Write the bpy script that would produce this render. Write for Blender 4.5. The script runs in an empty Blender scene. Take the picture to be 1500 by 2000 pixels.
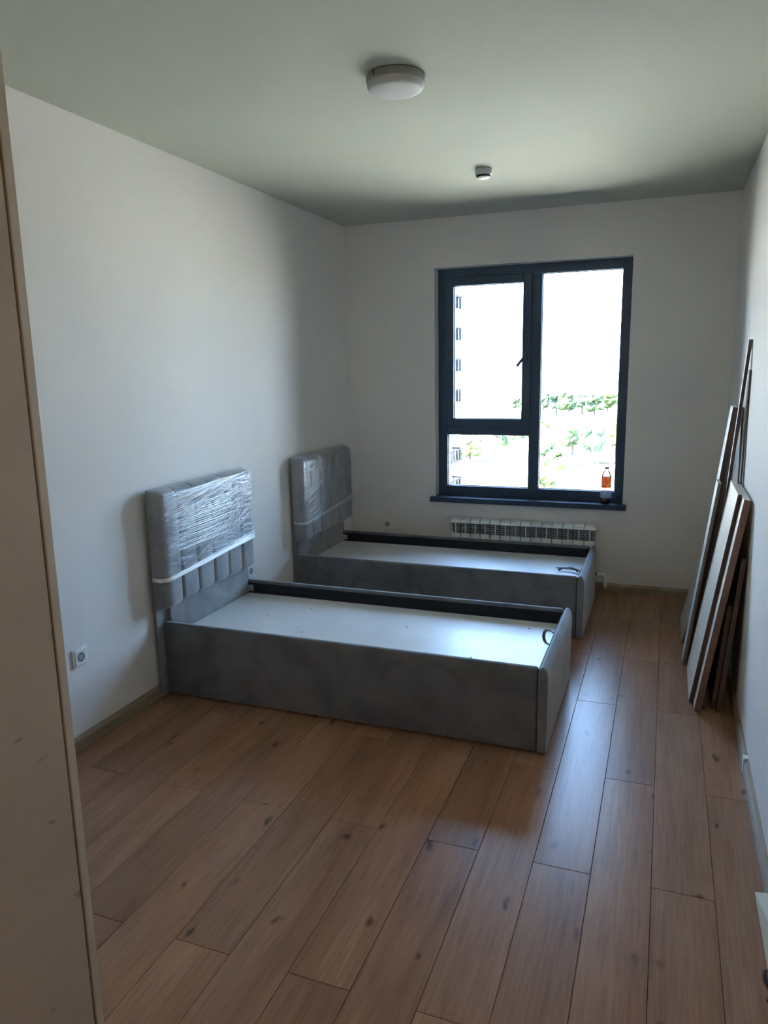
import bpy, bmesh, math, random
from mathutils import Vector, Matrix
random.seed(7)
SC = bpy.context.scene
COL = SC.collection
PI = math.pi

# ---------------------------------------------------------------- camera
S = 0.192                                   # width of one floor plank (m)
F_PX, YAW, PITCH, ROLL = 1447.2, 0.3639, -0.1929, -0.0182
CAM = Vector((2.8258 * S, 0.0, 8.7794 * S))
fw = Vector((-math.sin(YAW) * math.cos(PITCH), math.cos(YAW) * math.cos(PITCH), math.sin(PITCH)))
rt = Vector((math.cos(YAW), math.sin(YAW), 0)); up = rt.cross(fw)
r2 = rt * math.cos(ROLL) + up * math.sin(ROLL); u2 = -rt * math.sin(ROLL) + up * math.cos(ROLL)
cd = bpy.data.cameras.new('camera'); cam = bpy.data.objects.new('camera', cd); COL.objects.link(cam)
cd.sensor_fit = 'VERTICAL'; cd.sensor_height = 32.0; cd.lens = 32.0 * F_PX / 2000.0
cd.clip_start = 0.02; cd.clip_end = 5000
cam.matrix_world = Matrix(((r2.x, u2.x, -fw.x, CAM.x), (r2.y, u2.y, -fw.y, CAM.y), (r2.z, u2.z, -fw.z, CAM.z), (0, 0, 0, 1)))
SC.camera = cam

# room
XL, XR, D, H = -1.8812, 0.9357, 5.6035, 2.7683
YF = -1.7                                   # wall behind the camera
WX0, WX1, WZ0, WZ1 = -1.150, 0.278, 0.664, 2.412   # window opening
G = -18.0                                   # street level

# ---------------------------------------------------------------- world, sun, exposure
w = bpy.data.worlds.new('sky'); SC.world = w; w.use_nodes = True
nt = w.node_tree; nt.nodes.clear()
out = nt.nodes.new('ShaderNodeOutputWorld'); bg = nt.nodes.new('ShaderNodeBackground')
tc = nt.nodes.new('ShaderNodeTexCoord'); sp = nt.nodes.new('ShaderNodeSeparateXYZ'); rp = nt.nodes.new('ShaderNodeValToRGB')
nt.links.new(tc.outputs['Generated'], sp.inputs[0]); nt.links.new(sp.outputs['Z'], rp.inputs[0])
rp.color_ramp.elements[0].position = 0.0; rp.color_ramp.elements[0].color = (0.48, 0.70, 1.0, 1)
rp.color_ramp.elements[1].position = 0.75; rp.color_ramp.elements[1].color = (0.25, 0.46, 0.95, 1)
nt.links.new(rp.outputs[0], bg.inputs['Color']); bg.inputs['Strength'].default_value = 6.9
nt.links.new(bg.outputs[0], out.inputs[0])

sd = bpy.data.lights.new('sun', 'SUN'); sun = bpy.data.objects.new('sun', sd); COL.objects.link(sun)
sd.energy = 38.0; sd.angle = math.radians(0.6); sd.color = (1.0, 0.92, 0.78)
sun.rotation_euler = (math.radians(40), 0, math.radians(-28))      # high, from behind the building

pd = bpy.data.lights.new('window_portal', 'AREA'); portal = bpy.data.objects.new('window_portal', pd); COL.objects.link(portal)
pd.shape = 'RECTANGLE'; pd.size = WX1 - WX0; pd.size_y = WZ1 - WZ0; pd.cycles.is_portal = True
portal.location = ((WX0 + WX1) / 2, D + 0.33, (WZ0 + WZ1) / 2); portal.rotation_euler = (-PI / 2, 0, 0)

hd = bpy.data.lights.new('warm_fill', 'POINT'); fill = bpy.data.objects.new('warm_fill', hd); COL.objects.link(fill)
hd.energy = 5.0; hd.color = (1.0, .76, .52); hd.shadow_soft_size = .25; fill.location = (.45, -1.15, 2.15)     # added unseen warm fill light behind the camera

SC.view_settings.view_transform = 'Standard'; SC.view_settings.look = 'None'
SC.view_settings.gamma = 1.0; SC.view_settings.use_curve_mapping = False
SC.view_settings.exposure = 2.17
SC.cycles.use_denoising = True
SC.cycles.max_bounces = 14; SC.cycles.diffuse_bounces = 10; SC.cycles.glossy_bounces = 5
SC.cycles.transparent_max_bounces = 16
SC.cycles.sample_clamp_indirect = 12.0
SC.cycles.caustics_reflective = False; SC.cycles.caustics_refractive = False

# ---------------------------------------------------------------- helpers
def link(o):
    COL.objects.link(o); return o
def obj(name, bm, mat, parent=None, smooth=False, auto=None):
    me = bpy.data.meshes.new(name)
    bmesh.ops.recalc_face_normals(bm, faces=bm.faces)
    bm.to_mesh(me); bm.free()
    if mat: me.materials.append(mat)
    if smooth:
        for p in me.polygons: p.use_smooth = True
        if auto is not None: me.set_sharp_from_angle(angle=math.radians(auto))
    o = link(bpy.data.objects.new(name, me))
    if parent: o.parent = parent
    return o
def tag(o, label=None, cat=None, group=None, kind=None):
    if label: o['label'] = label
    if cat: o['category'] = cat
    if group: o['group'] = group
    if kind: o['kind'] = kind
    return o
def thing(name, label, cat, loc=(0, 0, 0), group=None):
    o = link(bpy.data.objects.new(name, None)); o.location = loc; o.empty_display_size = 0.1
    return tag(o, label, cat, group)
def struct(name, bm, mat, **k):
    return tag(obj(name, bm, mat, **k), kind='structure')
def rel(o, parent):                          # keep world coordinates when the parent empty is offset
    o.parent = parent; o.matrix_parent_inverse = Matrix.Translation(-Vector(parent.location)); return o
def box(bm, x0, x1, y0, y1, z0, z1, bevel=0, seg=1, mat=None):
    r = bmesh.ops.create_cube(bm, size=1)
    vs = r['verts']
    for v in vs:
        v.co = Vector(((x0 + x1) / 2 + v.co.x * (x1 - x0), (y0 + y1) / 2 + v.co.y * (y1 - y0), (z0 + z1) / 2 + v.co.z * (z1 - z0)))
    if mat is not None:
        bmesh.ops.transform(bm, matrix=mat, verts=vs)
    if bevel:
        es = list({e for v in vs for e in v.link_edges})
        bmesh.ops.bevel(bm, geom=es, offset=bevel, segments=seg, affect='EDGES', profile=0.5)
def B(*a, **k):
    bm = bmesh.new(); box(bm, *a, **k); return bm
def tube(bm, pts, r, n=8, cap=True):
    pts = [Vector(p) for p in pts]; rings = []
    prev = None
    for i, p in enumerate(pts):
        t = (pts[min(i + 1, len(pts) - 1)] - pts[max(i - 1, 0)]).normalized()
        a = prev if prev is not None else (Vector((0, 0, 1)) if abs(t.z) < .9 else Vector((1, 0, 0)))
        u = (a - t * a.dot(t)).normalized(); prev = u; v = t.cross(u)
        rr = r[i] if isinstance(r, (list, tuple)) else r
        rings.append([bm.verts.new(p + (u * math.cos(2 * PI * k / n) + v * math.sin(2 * PI * k / n)) * rr) for k in range(n)])
    for a, b in zip(rings, rings[1:]):
        for k in range(n): bm.faces.new((a[k], a[(k + 1) % n], b[(k + 1) % n], b[k]))
    if cap: bm.faces.new(rings[0][::-1]); bm.faces.new(rings[-1])
def lathe(bm, prof, c=(0, 0, 0), n=32, axis='z', cap=True):
    rings = []
    for r, h in prof:
        ring = []
        for k in range(n):
            a = 2 * PI * k / n; x, y = r * math.cos(a), r * math.sin(a)
            p = {'z': (x, y, h), 'x': (h, x, y), 'y': (x, h, y)}[axis]
            ring.append(bm.verts.new(Vector(p) + Vector(c)))
        rings.append(ring)
    for a, b in zip(rings, rings[1:]):
        for k in range(n): bm.faces.new((a[k], a[(k + 1) % n], b[(k + 1) % n], b[k]))
    if cap: bm.faces.new(rings[0][::-1]); bm.faces.new(rings[-1])
    else:
        for k in range(n): bm.faces.new((rings[-1][k], rings[-1][(k + 1) % n], rings[0][(k + 1) % n], rings[0][k]))
def prism(bm, poly, a0, a1, axis='y'):       # polygon in the two other axes, extruded along axis
    def P(p, a): return {'y': (p[0], a, p[1]), 'x': (a, p[0], p[1]), 'z': (p[0], p[1], a)}[axis]
    A = [bm.verts.new(P(p, a0)) for p in poly]; Bv = [bm.verts.new(P(p, a1)) for p in poly]
    n = len(poly)
    for i in range(n): bm.faces.new((A[i], A[(i + 1) % n], Bv[(i + 1) % n], Bv[i]))
    bm.faces.new(A[::-1]); bm.faces.new(Bv)

# ---------------------------------------------------------------- materials
class M:
    def __init__(s, name, col, rough=.6, metal=0, spec=.5):
        s.m = bpy.data.materials.new(name); s.m.use_nodes = True; s.t = s.m.node_tree
        s.b = s.t.nodes['Principled BSDF']
        s.b.inputs['Base Color'].default_value = (*col, 1); s.b.inputs['Roughness'].default_value = rough
        s.b.inputs['Metallic'].default_value = metal; s.b.inputs['Specular IOR Level'].default_value = spec
        s.col = col
    def n(s, t, **k):
        x = s.t.nodes.new(t)
        for a, v in k.items():
            if a in x.inputs: x.inputs[a].default_value = v
            else: setattr(x, a, v)
        return x
    def l(s, a, b): s.t.links.new(a, b)
    def noise(s, scale, detail=3, vec=None, dist=0):
        x = s.n('ShaderNodeTexNoise'); x.inputs['Scale'].default_value = scale; x.inputs['Detail'].default_value = detail
        x.inputs['Distortion'].default_value = dist
        if vec: s.l(vec, x.inputs['Vector'])
        return x
    def coord(s, scale=(1, 1, 1), kind='Object', rot=(0, 0, 0)):
        c = s.n('ShaderNodeTexCoord'); m = s.n('ShaderNodeMapping'); m.inputs['Scale'].default_value = scale
        m.inputs['Rotation'].default_value = rot
        s.l(c.outputs[kind], m.inputs['Vector']); return m.outputs[0]
    def ramp(s, fac, stops):
        r = s.n('ShaderNodeValToRGB'); e = r.color_ramp.elements
        while len(e) < len(stops): e.new(0.5)
        for i, (p, c) in enumerate(stops):
            e[i].position = p; e[i].color = (*c, 1) if len(c) == 3 else c
        s.l(fac, r.inputs[0]); return r.outputs[0]
    def mix(s, fac, a, b, blend='MIX'):
        x = s.n('ShaderNodeMix', data_type='RGBA', blend_type=blend)
        for sock, v in ((x.inputs[0], fac), (x.inputs[6], a), (x.inputs[7], b)):
            if isinstance(v, (int, float)): sock.default_value = v
            elif isinstance(v, tuple): sock.default_value = (*v, 1)
            else: s.l(v, sock)
        return x.outputs[2]
    def base(s, c): s.l(c, s.b.inputs['Base Color']); return s
    def bump(s, h, strength=.2, dist=.002):
        x = s.n('ShaderNodeBump'); x.inputs['Strength'].default_value = strength; x.inputs['Distance'].default_value = dist
        s.l(h, x.inputs['Height']); s.l(x.outputs[0], s.b.inputs['Normal']); return s
    def vary(s, scale=6, amt=.12, **k):
        v = s.coord(); nz = s.noise(scale, 4, v)
        c = s.col
        s.base(s.ramp(nz.outputs[0], [(.3, tuple(x * (1 - amt) for x in c)), (.7, tuple(min(1, x * (1 + amt)) for x in c))]))
        return s

def paint(name, col, rough=.85):
    m = M(name, col, rough, spec=.25); m.vary(1.3, .02)
    nz = m.noise(260, 3, m.coord()); m.bump(nz.outputs[0], .12, .0008); return m.m
wall_m = paint('wall_paint', (0.77, 0.745, 0.715))
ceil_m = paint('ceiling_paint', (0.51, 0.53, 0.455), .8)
front_m = paint('low_bounce_wall_paint', (0.24, 0.19, 0.15))  # unseen wall behind the camera, dark tone chosen to cut bounced light

def wood(name, dark, mid, light, rough, gloss_spec=.5, knots=True, var=.1):
    m = M(name, mid, rough, spec=gloss_spec)
    oi = m.n('ShaderNodeObjectInfo')
    tcn = m.n('ShaderNodeTexCoord')
    add = m.n('ShaderNodeVectorMath', operation='ADD'); mul = m.n('ShaderNodeVectorMath', operation='SCALE')
    cx = m.n('ShaderNodeCombineXYZ'); m.l(oi.outputs['Random'], cx.inputs[0]); m.l(oi.outputs['Random'], cx.inputs[1]); m.l(oi.outputs['Random'], cx.inputs[2])
    m.l(cx.outputs[0], mul.inputs[0]); mul.inputs[3].default_value = 37.0
    m.l(tcn.outputs['Object'], add.inputs[0]); m.l(mul.outputs[0], add.inputs[1])
    mp = m.n('ShaderNodeMapping'); mp.inputs['Scale'].default_value = (9, .9, 9); m.l(add.outputs[0], mp.inputs[0])
    big = m.noise(1.0, 4, mp.outputs[0], .8)
    mp2 = m.n('ShaderNodeMapping'); mp2.inputs['Scale'].default_value = (110, 5.5, 110); m.l(add.outputs[0], mp2.inputs[0])
    fine = m.noise(1.0, 5, mp2.outputs[0], .4)
    c = m.ramp(big.outputs[0], [(.25, tuple(.75 * a + .25 * b for a, b in zip(dark, mid))), (.5, mid), (.75, tuple(.5 * (a + b) for a, b in zip(light, mid)))])
    f = m.ramp(fine.outputs[0], [(.32, (.76, .74, .72)), (.60, (1.06, 1.06, 1.06))])
    c = m.mix(.75, c, f, 'MULTIPLY')
    # tone of the whole plank
    tn = m.ramp(oi.outputs['Random'], [(0, (1 - var, 1 - var, 1 - var * .8)), (1, (1 + var, 1 + var * .9, 1 + var * .7))])
    c = m.mix(1.0, c, tn, 'MULTIPLY')
    if knots:
        mp3 = m.n('ShaderNodeMapping'); mp3.inputs['Scale'].default_value = (5.2, 2.6, 5.2); m.l(add.outputs[0], mp3.inputs[0])
        wv = m.noise(3.5, 2, mp3.outputs[0]); wa = m.n('ShaderNodeVectorMath', operation='SCALE'); m.l(wv.outputs[1], wa.inputs[0]); wa.inputs[3].default_value = .28
        ad = m.n('ShaderNodeVectorMath', operation='ADD'); m.l(mp3.outputs[0], ad.inputs[0]); m.l(wa.outputs[0], ad.inputs[1])
        vo = m.n('ShaderNodeTexVoronoi'); vo.voronoi_dimensions = '2D'; vo.inputs['Scale'].default_value = 1.0; vo.inputs['Randomness'].default_value = 1.0; m.l(ad.outputs[0], vo.inputs['Vector'])
        k = m.ramp(vo.outputs['Distance'], [(.02, (1, 1, 1)), (.085, (0, 0, 0))])
        gate = m.ramp(vo.outputs['Color'], [(.42, (0, 0, 0)), (.60, (.8, .8, .8))])
        kk = m.n('ShaderNodeMath', operation='MULTIPLY'); m.l(k, kk.inputs[0]); m.l(gate, kk.inputs[1])
        c = m.mix(kk.outputs[0], c, tuple(x * .28 for x in dark))
    m.base(c)
    m.bump(fine.outputs[0], .10, .0006)
    return m.m
plank_m = wood('oak_laminate', (.225, .105, .055), (.350, .185, .105), (.450, .265, .170), .28, .17)
base_m = wood('skirting_oak', (.22, .16, .10), (.33, .25, .165), (.42, .33, .23), .35, knots=False)
brown_m = wood('walnut_board_edge', (.07, .036, .026), (.11, .058, .042), (.145, .08, .058), .45, knots=False)
tan_m = wood('warm_board_edge', (.17, .085, .06), (.24, .13, .092), (.30, .17, .125), .45, knots=False)
gap_m = M('floor_gap', (.012, .009, .007), .9).m
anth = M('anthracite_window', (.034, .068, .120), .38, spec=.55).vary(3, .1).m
gasket = M('rubber_gasket', (.008, .009, .010), .7).m
sill_m = M('anthracite_sill', (.028, .046, .078), .28, spec=.5).vary(5, .1).m
white_pl = M('white_plastic', (.80, .79, .76), .35).vary(9, .03).m
socket_in = M('socket_well', (.42, .41, .40), .4).m
dark_hole = M('dark_hole', (.02, .02, .02), .8).m
rad_m = M('radiator_enamel', (.78, .79, .80), .35).vary(14, .02).m
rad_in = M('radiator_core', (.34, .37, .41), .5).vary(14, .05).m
chrome = M('steel', (.55, .56, .58), .3, metal=.9).m
lamp_base = M('lamp_housing', (.26, .285, .25), .6).vary(9, .05).m
lamp_diff = M('lamp_diffuser', (.50, .51, .50), .6, spec=.25).vary(9, .02).m
det_m = M('detector_shell', (.50, .53, .53), .5).vary(30, .1).m

def velvet(name, col):
    m = M(name, col, .85, spec=.2)
    v = m.coord((1, 1, 1)); a = m.noise(7, 4, v, .6); b = m.noise(2.2, 3, v, 1.0)
    c = m.ramp(a.outputs[0], [(.34, tuple(x * .78 for x in col)), (.55, col), (.75, tuple(x * 1.10 for x in col))])
    c2 = m.ramp(b.outputs[0], [(.38, (.86, .86, .87)), (.6, (1.04, 1.04, 1.04))])
    m.base(m.mix(.8, c, c2, 'MULTIPLY'))
    f = m.noise(420, 3, v); m.bump(f.outputs[0], .25, .001)
    m.b.inputs['Sheen Weight'].default_value = .55; m.b.inputs['Sheen Roughness'].default_value = .35
    return m.m
vel = velvet('shaded_velvet', (.165, .165, .168))  # rail velvet darkened: shade on the bed sides is in its colour
vel_h = velvet('lit_headboard_velvet', (.31, .31, .315)); vel_f = velvet('lit_footboard_velvet', (.205, .208, .215))  # same velvet lightened for window light on headboards and footboards
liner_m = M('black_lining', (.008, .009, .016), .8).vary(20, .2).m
board_white = M('white_laminate', (.66, .65, .63), .38, spec=.4)
_v = board_white.coord(); _n = board_white.noise(4, 3, _v)
board_white.base(board_white.ramp(_n.outputs[0], [(.35, (.62, .61, .59)), (.7, (.69, .68, .66))])); board_white = board_white.m
strap_m = M('webbing', (.16, .14, .125), .8)
_w = strap_m.n('ShaderNodeTexWave'); _w.inputs['Scale'].default_value = 160; strap_m.l(strap_m.coord(), _w.inputs['Vector'])
strap_m.base(strap_m.mix(_w.outputs[1], (.05, .042, .038), (.16, .14, .125))); strap_m.bump(_w.outputs[1], .4, .001); strap_m = strap_m.m
pale_board = M('cream_laminate', (.70, .60, .48), .55).vary(3, .04).m
cool_board = M('pale_grey_laminate', (.60, .58, .54), .5).vary(3, .04).m
grey_edge = wood('grey_brown_edge', (.17, .145, .12), (.23, .20, .165), (.28, .245, .205), .5, knots=False)

def dirty(name, col):
    m = M(name, col, .55, spec=.35)
    v = m.coord(); b = m.noise(2.4, 3, v)
    c = m.ramp(b.outputs[0], [(.3, tuple(x * .93 for x in col)), (.7, tuple(x * 1.05 for x in col))])
    s1 = m.noise(26, 5, m.coord((1, .35, 1)), .5); g = m.noise(2.1, 2, v)
    a = m.ramp(s1.outputs[0], [(.665, (0, 0, 0)), (.72, (1, 1, 1))]); gg = m.ramp(g.outputs[0], [(.45, (0, 0, 0)), (.6, (.75, .75, .75))])
    mm = m.n('ShaderNodeMath', operation='MULTIPLY'); m.l(a, mm.inputs[0]); m.l(gg, mm.inputs[1])
    c = m.mix(mm.outputs[0], c, tuple(x * .35 for x in col)); m.base(c); return m.m
ward_m = dirty('scuffed_cabinet_laminate', (.46, .375, .29))
ward_e = M('cabinet_edge', (.53, .46, .37), .5).vary(4, .04).m
ward_in = M('cabinet_core', (.012, .010, .008), .8).m

def film(name, density, bscale):
    m = bpy.data.materials.new(name); m.use_nodes = True; t = m.node_tree; t.nodes.clear()
    o = t.nodes.new('ShaderNodeOutputMaterial'); tr = t.nodes.new('ShaderNodeBsdfTransparent'); gl = t.nodes.new('ShaderNodeBsdfGlossy')
    df = t.nodes.new('ShaderNodeBsdfDiffuse'); mx = t.nodes.new('ShaderNodeMixShader'); mx2 = t.nodes.new('ShaderNodeMixShader')
    c = t.nodes.new('ShaderNodeTexCoord'); mp = t.nodes.new('ShaderNodeMapping'); mp.inputs['Scale'].default_value = (4, 5, bscale); mp.inputs['Rotation'].default_value = (.35, 0, 0)
    n = t.nodes.new('ShaderNodeTexNoise'); n.inputs['Scale'].default_value = 1.6; n.inputs['Detail'].default_value = 5; n.inputs['Distortion'].default_value = 1.1
    bp = t.nodes.new('ShaderNodeBump'); bp.inputs['Strength'].default_value = .8; bp.inputs['Distance'].default_value = .01
    r = t.nodes.new('ShaderNodeValToRGB'); r.color_ramp.elements[0].position = .40; r.color_ramp.elements[0].color = (density * .35,) * 3 + (1,)
    r.color_ramp.elements[1].position = .72; r.color_ramp.elements[1].color = (density,) * 3 + (1,)
    L = t.links.new
    L(c.outputs['Object'], mp.inputs[0]); L(mp.outputs[0], n.inputs['Vector']); L(n.outputs[0], bp.inputs['Height']); L(n.outputs[0], r.inputs[0])
    L(bp.outputs[0], gl.inputs['Normal']); gl.inputs['Roughness'].default_value = .22; gl.inputs['Color'].default_value = (.95, .96, 1, 1)
    df.inputs['Color'].default_value = (.75, .77, .80, 1)
    mx2.inputs[0].default_value = .5; L(df.outputs[0], mx2.inputs[1]); L(gl.outputs[0], mx2.inputs[2])
    L(r.outputs[0], mx.inputs[0]); L(tr.outputs[0], mx.inputs[1]); L(mx2.outputs[0], mx.inputs[2]); L(mx.outputs[0], o.inputs[0])
    return m
film1 = film('stretch_film_dense', .26, 26); film2 = film('stretch_film_thin', .26, 10)
strand_m = M('film_crease', (.92, .92, .90), .22, spec=.9); strand_m.b.inputs['Alpha'].default_value = 1; strand_m = strand_m.m
strand_soft = M('film_crease_soft', (.80, .82, .86), .3, spec=.6); strand_soft.b.inputs['Alpha'].default_value = .7; strand_soft = strand_soft.m

def glass(name, tint, fac=None):
    m = bpy.data.materials.new(name); m.use_nodes = True; t = m.node_tree; t.nodes.clear()
    o = t.nodes.new('ShaderNodeOutputMaterial'); tr = t.nodes.new('ShaderNodeBsdfTransparent'); tr.inputs[0].default_value = (*tint, 1)
    gl = t.nodes.new('ShaderNodeBsdfGlossy'); gl.inputs['Roughness'].default_value = .02
    fr = t.nodes.new('ShaderNodeFresnel'); fr.inputs['IOR'].default_value = 1.45; mx = t.nodes.new('ShaderNodeMixShader')
    n = t.nodes.new('ShaderNodeTexNoise'); n.inputs['Scale'].default_value = 3
    t.links.new(fr.outputs[0], mx.inputs[0]); t.links.new(tr.outputs[0], mx.inputs[1]); t.links.new(gl.outputs[0], mx.inputs[2]); t.links.new(mx.outputs[0], o.inputs[0])
    return m
glass_m = glass('window_glass', (.93, .96, .95)); pet_m = glass('clear_bottle_plastic', (.80, .84, .86))

# ================================================================ SETTING
# floor: a dark slab with every laminate plank laid on it
floor = struct('floor', B(XL - .1, XR + .1, YF - .1, D + .1, -.12, -.009), gap_m)
LEN = 6.98 * S
planks = {}
def plank_bm(wd, ln):
    bm = bmesh.new(); g = .0007; c = .0011
    x0, x1, y0, y1 = g, wd - g, g, ln - g
    lo = [bm.verts.new(p) for p in ((x0, y0, -.009), (x1, y0, -.009), (x1, y1, -.009), (x0, y1, -.009))]
    md = [bm.verts.new((v.co.x, v.co.y, -c)) for v in lo]
    hi = [bm.verts.new((v.co.x + (c if v.co.x < wd / 2 else -c), v.co.y + (c if v.co.y < ln / 2 else -c), 0)) for v in lo]
    for A, Bb in ((lo, md), (md, hi)):
        for k in range(4): bm.faces.new((A[k], A[(k + 1) % 4], Bb[(k + 1) % 4], Bb[k]))
    bm.faces.new(hi); bm.faces.new(lo[::-1]); return bm
for i in range(-10, 5):
    x0, x1 = max(i * S, XL), min((i + 1) * S, XR)
    y = 12.0 * S if i % 2 else 15.29 * S
    while y > YF: y -= LEN
    while y < D:
        y0, y1 = max(y, YF), min(y + LEN, D)
        if y1 - y0 > .02:
            key = (round(x1 - x0, 3), round(y1 - y0, 3))
            if key not in planks:
                me = bpy.data.meshes.new('plank'); bm = plank_bm(*key); bm.to_mesh(me); bm.free(); me.materials.append(plank_m); planks[key] = me
            o = link(bpy.data.objects.new('plank', planks[key])); o.location = (x0, y0, 0); o.parent = floor
        y += LEN

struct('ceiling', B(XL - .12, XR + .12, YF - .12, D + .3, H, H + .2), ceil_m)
struct('wall_left', B(XL - .12, XL, YF, D, 0, H), wall_m)
struct('wall_right', B(XR, XR + .12, YF, D, 0, H), wall_m)
struct('wall_front', B(XL - .12, XR + .12, YF - .12, YF, 0, H), front_m)
# back wall with its window opening and reveals
bm = bmesh.new()
TH = .30
xs = [XL - .12, WX0, WX1, XR + .12]; zs = [0, WZ0, WZ1, H]
for yy in (D, D + TH):
    g = [[bm.verts.new((x, yy, z)) for z in zs] for x in xs]
    for a in range(3):
        for b in range(3):
            if (a, b) != (1, 1): bm.faces.new((g[a][b], g[a + 1][b], g[a + 1][b + 1], g[a][b + 1]))
    if yy == D: g0 = g
for (a, b), (c, d) in (((1, 1), (2, 1)), ((2, 1), (2, 2)), ((2, 2), (1, 2)), ((1, 2), (1, 1)), ((0, 0), (3, 0)), ((3, 0), (3, 3)), ((3, 3), (0, 3)), ((0, 3), (0, 0))):
    bm.faces.new((g0[a][b], g0[c][d], g[c][d], g[a][b]))
struct('wall_back', bm, wall_m)

def skirting(name, a, b, inward):
    # profile (offset from wall, z)
    prof = [(0, 0), (.017, 0), (.017, .046), (.013, .056), (.006, .0655), (0, .066)]
    bm = bmesh.new()
    a = Vector(a); b = Vector(b); n = Vector(inward)
    A = [bm.verts.new(a + n * p + Vector((0, 0, z + .001))) for p, z in prof]; Bv = [bm.verts.new(b + n * p + Vector((0, 0, z + .001))) for p, z in prof]
    k = len(prof)
    for i in range(k): bm.faces.new((A[i], A[(i + 1) % k], Bv[(i + 1) % k], Bv[i]))
    bm.faces.new(A[::-1]); bm.faces.new(Bv)
    return struct(name, bm, base_m)
skirting('baseboard_left', (XL, .2, 0), (XL, D, 0), (1, 0, 0))
skirting('baseboard_back', (XL + .018, D, 0), (XR - .018, D, 0), (0, -1, 0))
br = skirting('baseboard_right', (XR, YF, 0), (XR, D, 0), (-1, 0, 0))
tag(obj('joint_clip', B(XR - .0195, XR, 3.155, 3.185, .001, .0685, bevel=.001), white_pl, br), 'small pale clip over the joint of the skirting')

# window: frame, sash, panes, gaskets, handle
FY0, FY1 = D + .10, D + .17
def ring(bm, x0, x1, z0, z1, wl, wr, wb, wt, y0, y1, bev=.003):
    box(bm, x0, x0 + wl, y0, y1, z0, z1, bevel=bev); box(bm, x1 - wr, x1, y0, y1, z0, z1, bevel=bev)
    box(bm, x0 + wl - .002, x1 - wr + .002, y0 + .0004, y1 - .0004, z0, z0 + wb, bevel=bev); box(bm, x0 + wl - .002, x1 - wr + .002, y0 + .0004, y1 - .0004, z1 - wt, z1, bevel=bev)
bm = bmesh.new()
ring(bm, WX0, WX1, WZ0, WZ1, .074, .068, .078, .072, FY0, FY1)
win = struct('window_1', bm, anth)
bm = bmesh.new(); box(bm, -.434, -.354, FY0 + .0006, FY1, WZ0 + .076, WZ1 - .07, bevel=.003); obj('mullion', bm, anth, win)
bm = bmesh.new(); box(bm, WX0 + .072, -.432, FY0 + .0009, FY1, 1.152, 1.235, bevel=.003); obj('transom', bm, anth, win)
sash = None
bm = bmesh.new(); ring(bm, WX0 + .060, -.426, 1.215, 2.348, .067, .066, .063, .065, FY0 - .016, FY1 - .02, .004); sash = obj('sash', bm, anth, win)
for nm, x0, x1, z0, z1, yy, par in (('pane', -1.024, -.491, 1.277, 2.284, D + .122, sash), ('pane', -1.078, -.432, .740, 1.154, D + .135, win), ('pane', -.356, .212, .740, 2.342, D + .135, win)):
    p = obj(nm, B(x0, x1, yy, yy + .006, z0, z1), glass_m, par)
for x0, x1, z0, z1, yy, par in ((-1.024, -.491, 1.277, 2.284, D + .112, sash), (-1.077, -.433, .741, 1.153, D + .122, win), (-.355, .211, .741, 2.341, D + .122, win)):
    bm = bmesh.new(); ring(bm, x0, x1, z0, z1, .005, .005, .005, .005, yy, yy + .012, .0005); obj('gasket', bm, gasket, par)
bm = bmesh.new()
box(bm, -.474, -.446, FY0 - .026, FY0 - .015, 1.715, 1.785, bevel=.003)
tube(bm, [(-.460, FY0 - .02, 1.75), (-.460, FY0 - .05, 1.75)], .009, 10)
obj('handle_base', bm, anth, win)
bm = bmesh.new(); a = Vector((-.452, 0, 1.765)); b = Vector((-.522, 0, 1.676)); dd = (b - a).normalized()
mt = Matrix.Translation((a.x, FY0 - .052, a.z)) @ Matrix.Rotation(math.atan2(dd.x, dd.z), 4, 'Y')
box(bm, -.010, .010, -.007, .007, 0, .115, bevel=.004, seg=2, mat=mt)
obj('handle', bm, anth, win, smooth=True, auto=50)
# sill board
bm = bmesh.new(); prism(bm, [(WX0 - .032, D - .05), (WX1 + .026, D - .05), (WX1 + .026, D), (WX1 - .001, D), (WX1 - .001, FY0 + .02), (WX0 + .001, FY0 + .02), (WX0 + .001, D), (WX0 - .032, D)], .630, .669, 'z')
bmesh.ops.bevel(bm, geom=[e for e in bm.edges], offset=.002, segments=1, affect='EDGES')
tag(obj('window_sill', bm, sill_m), kind='structure')

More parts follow.
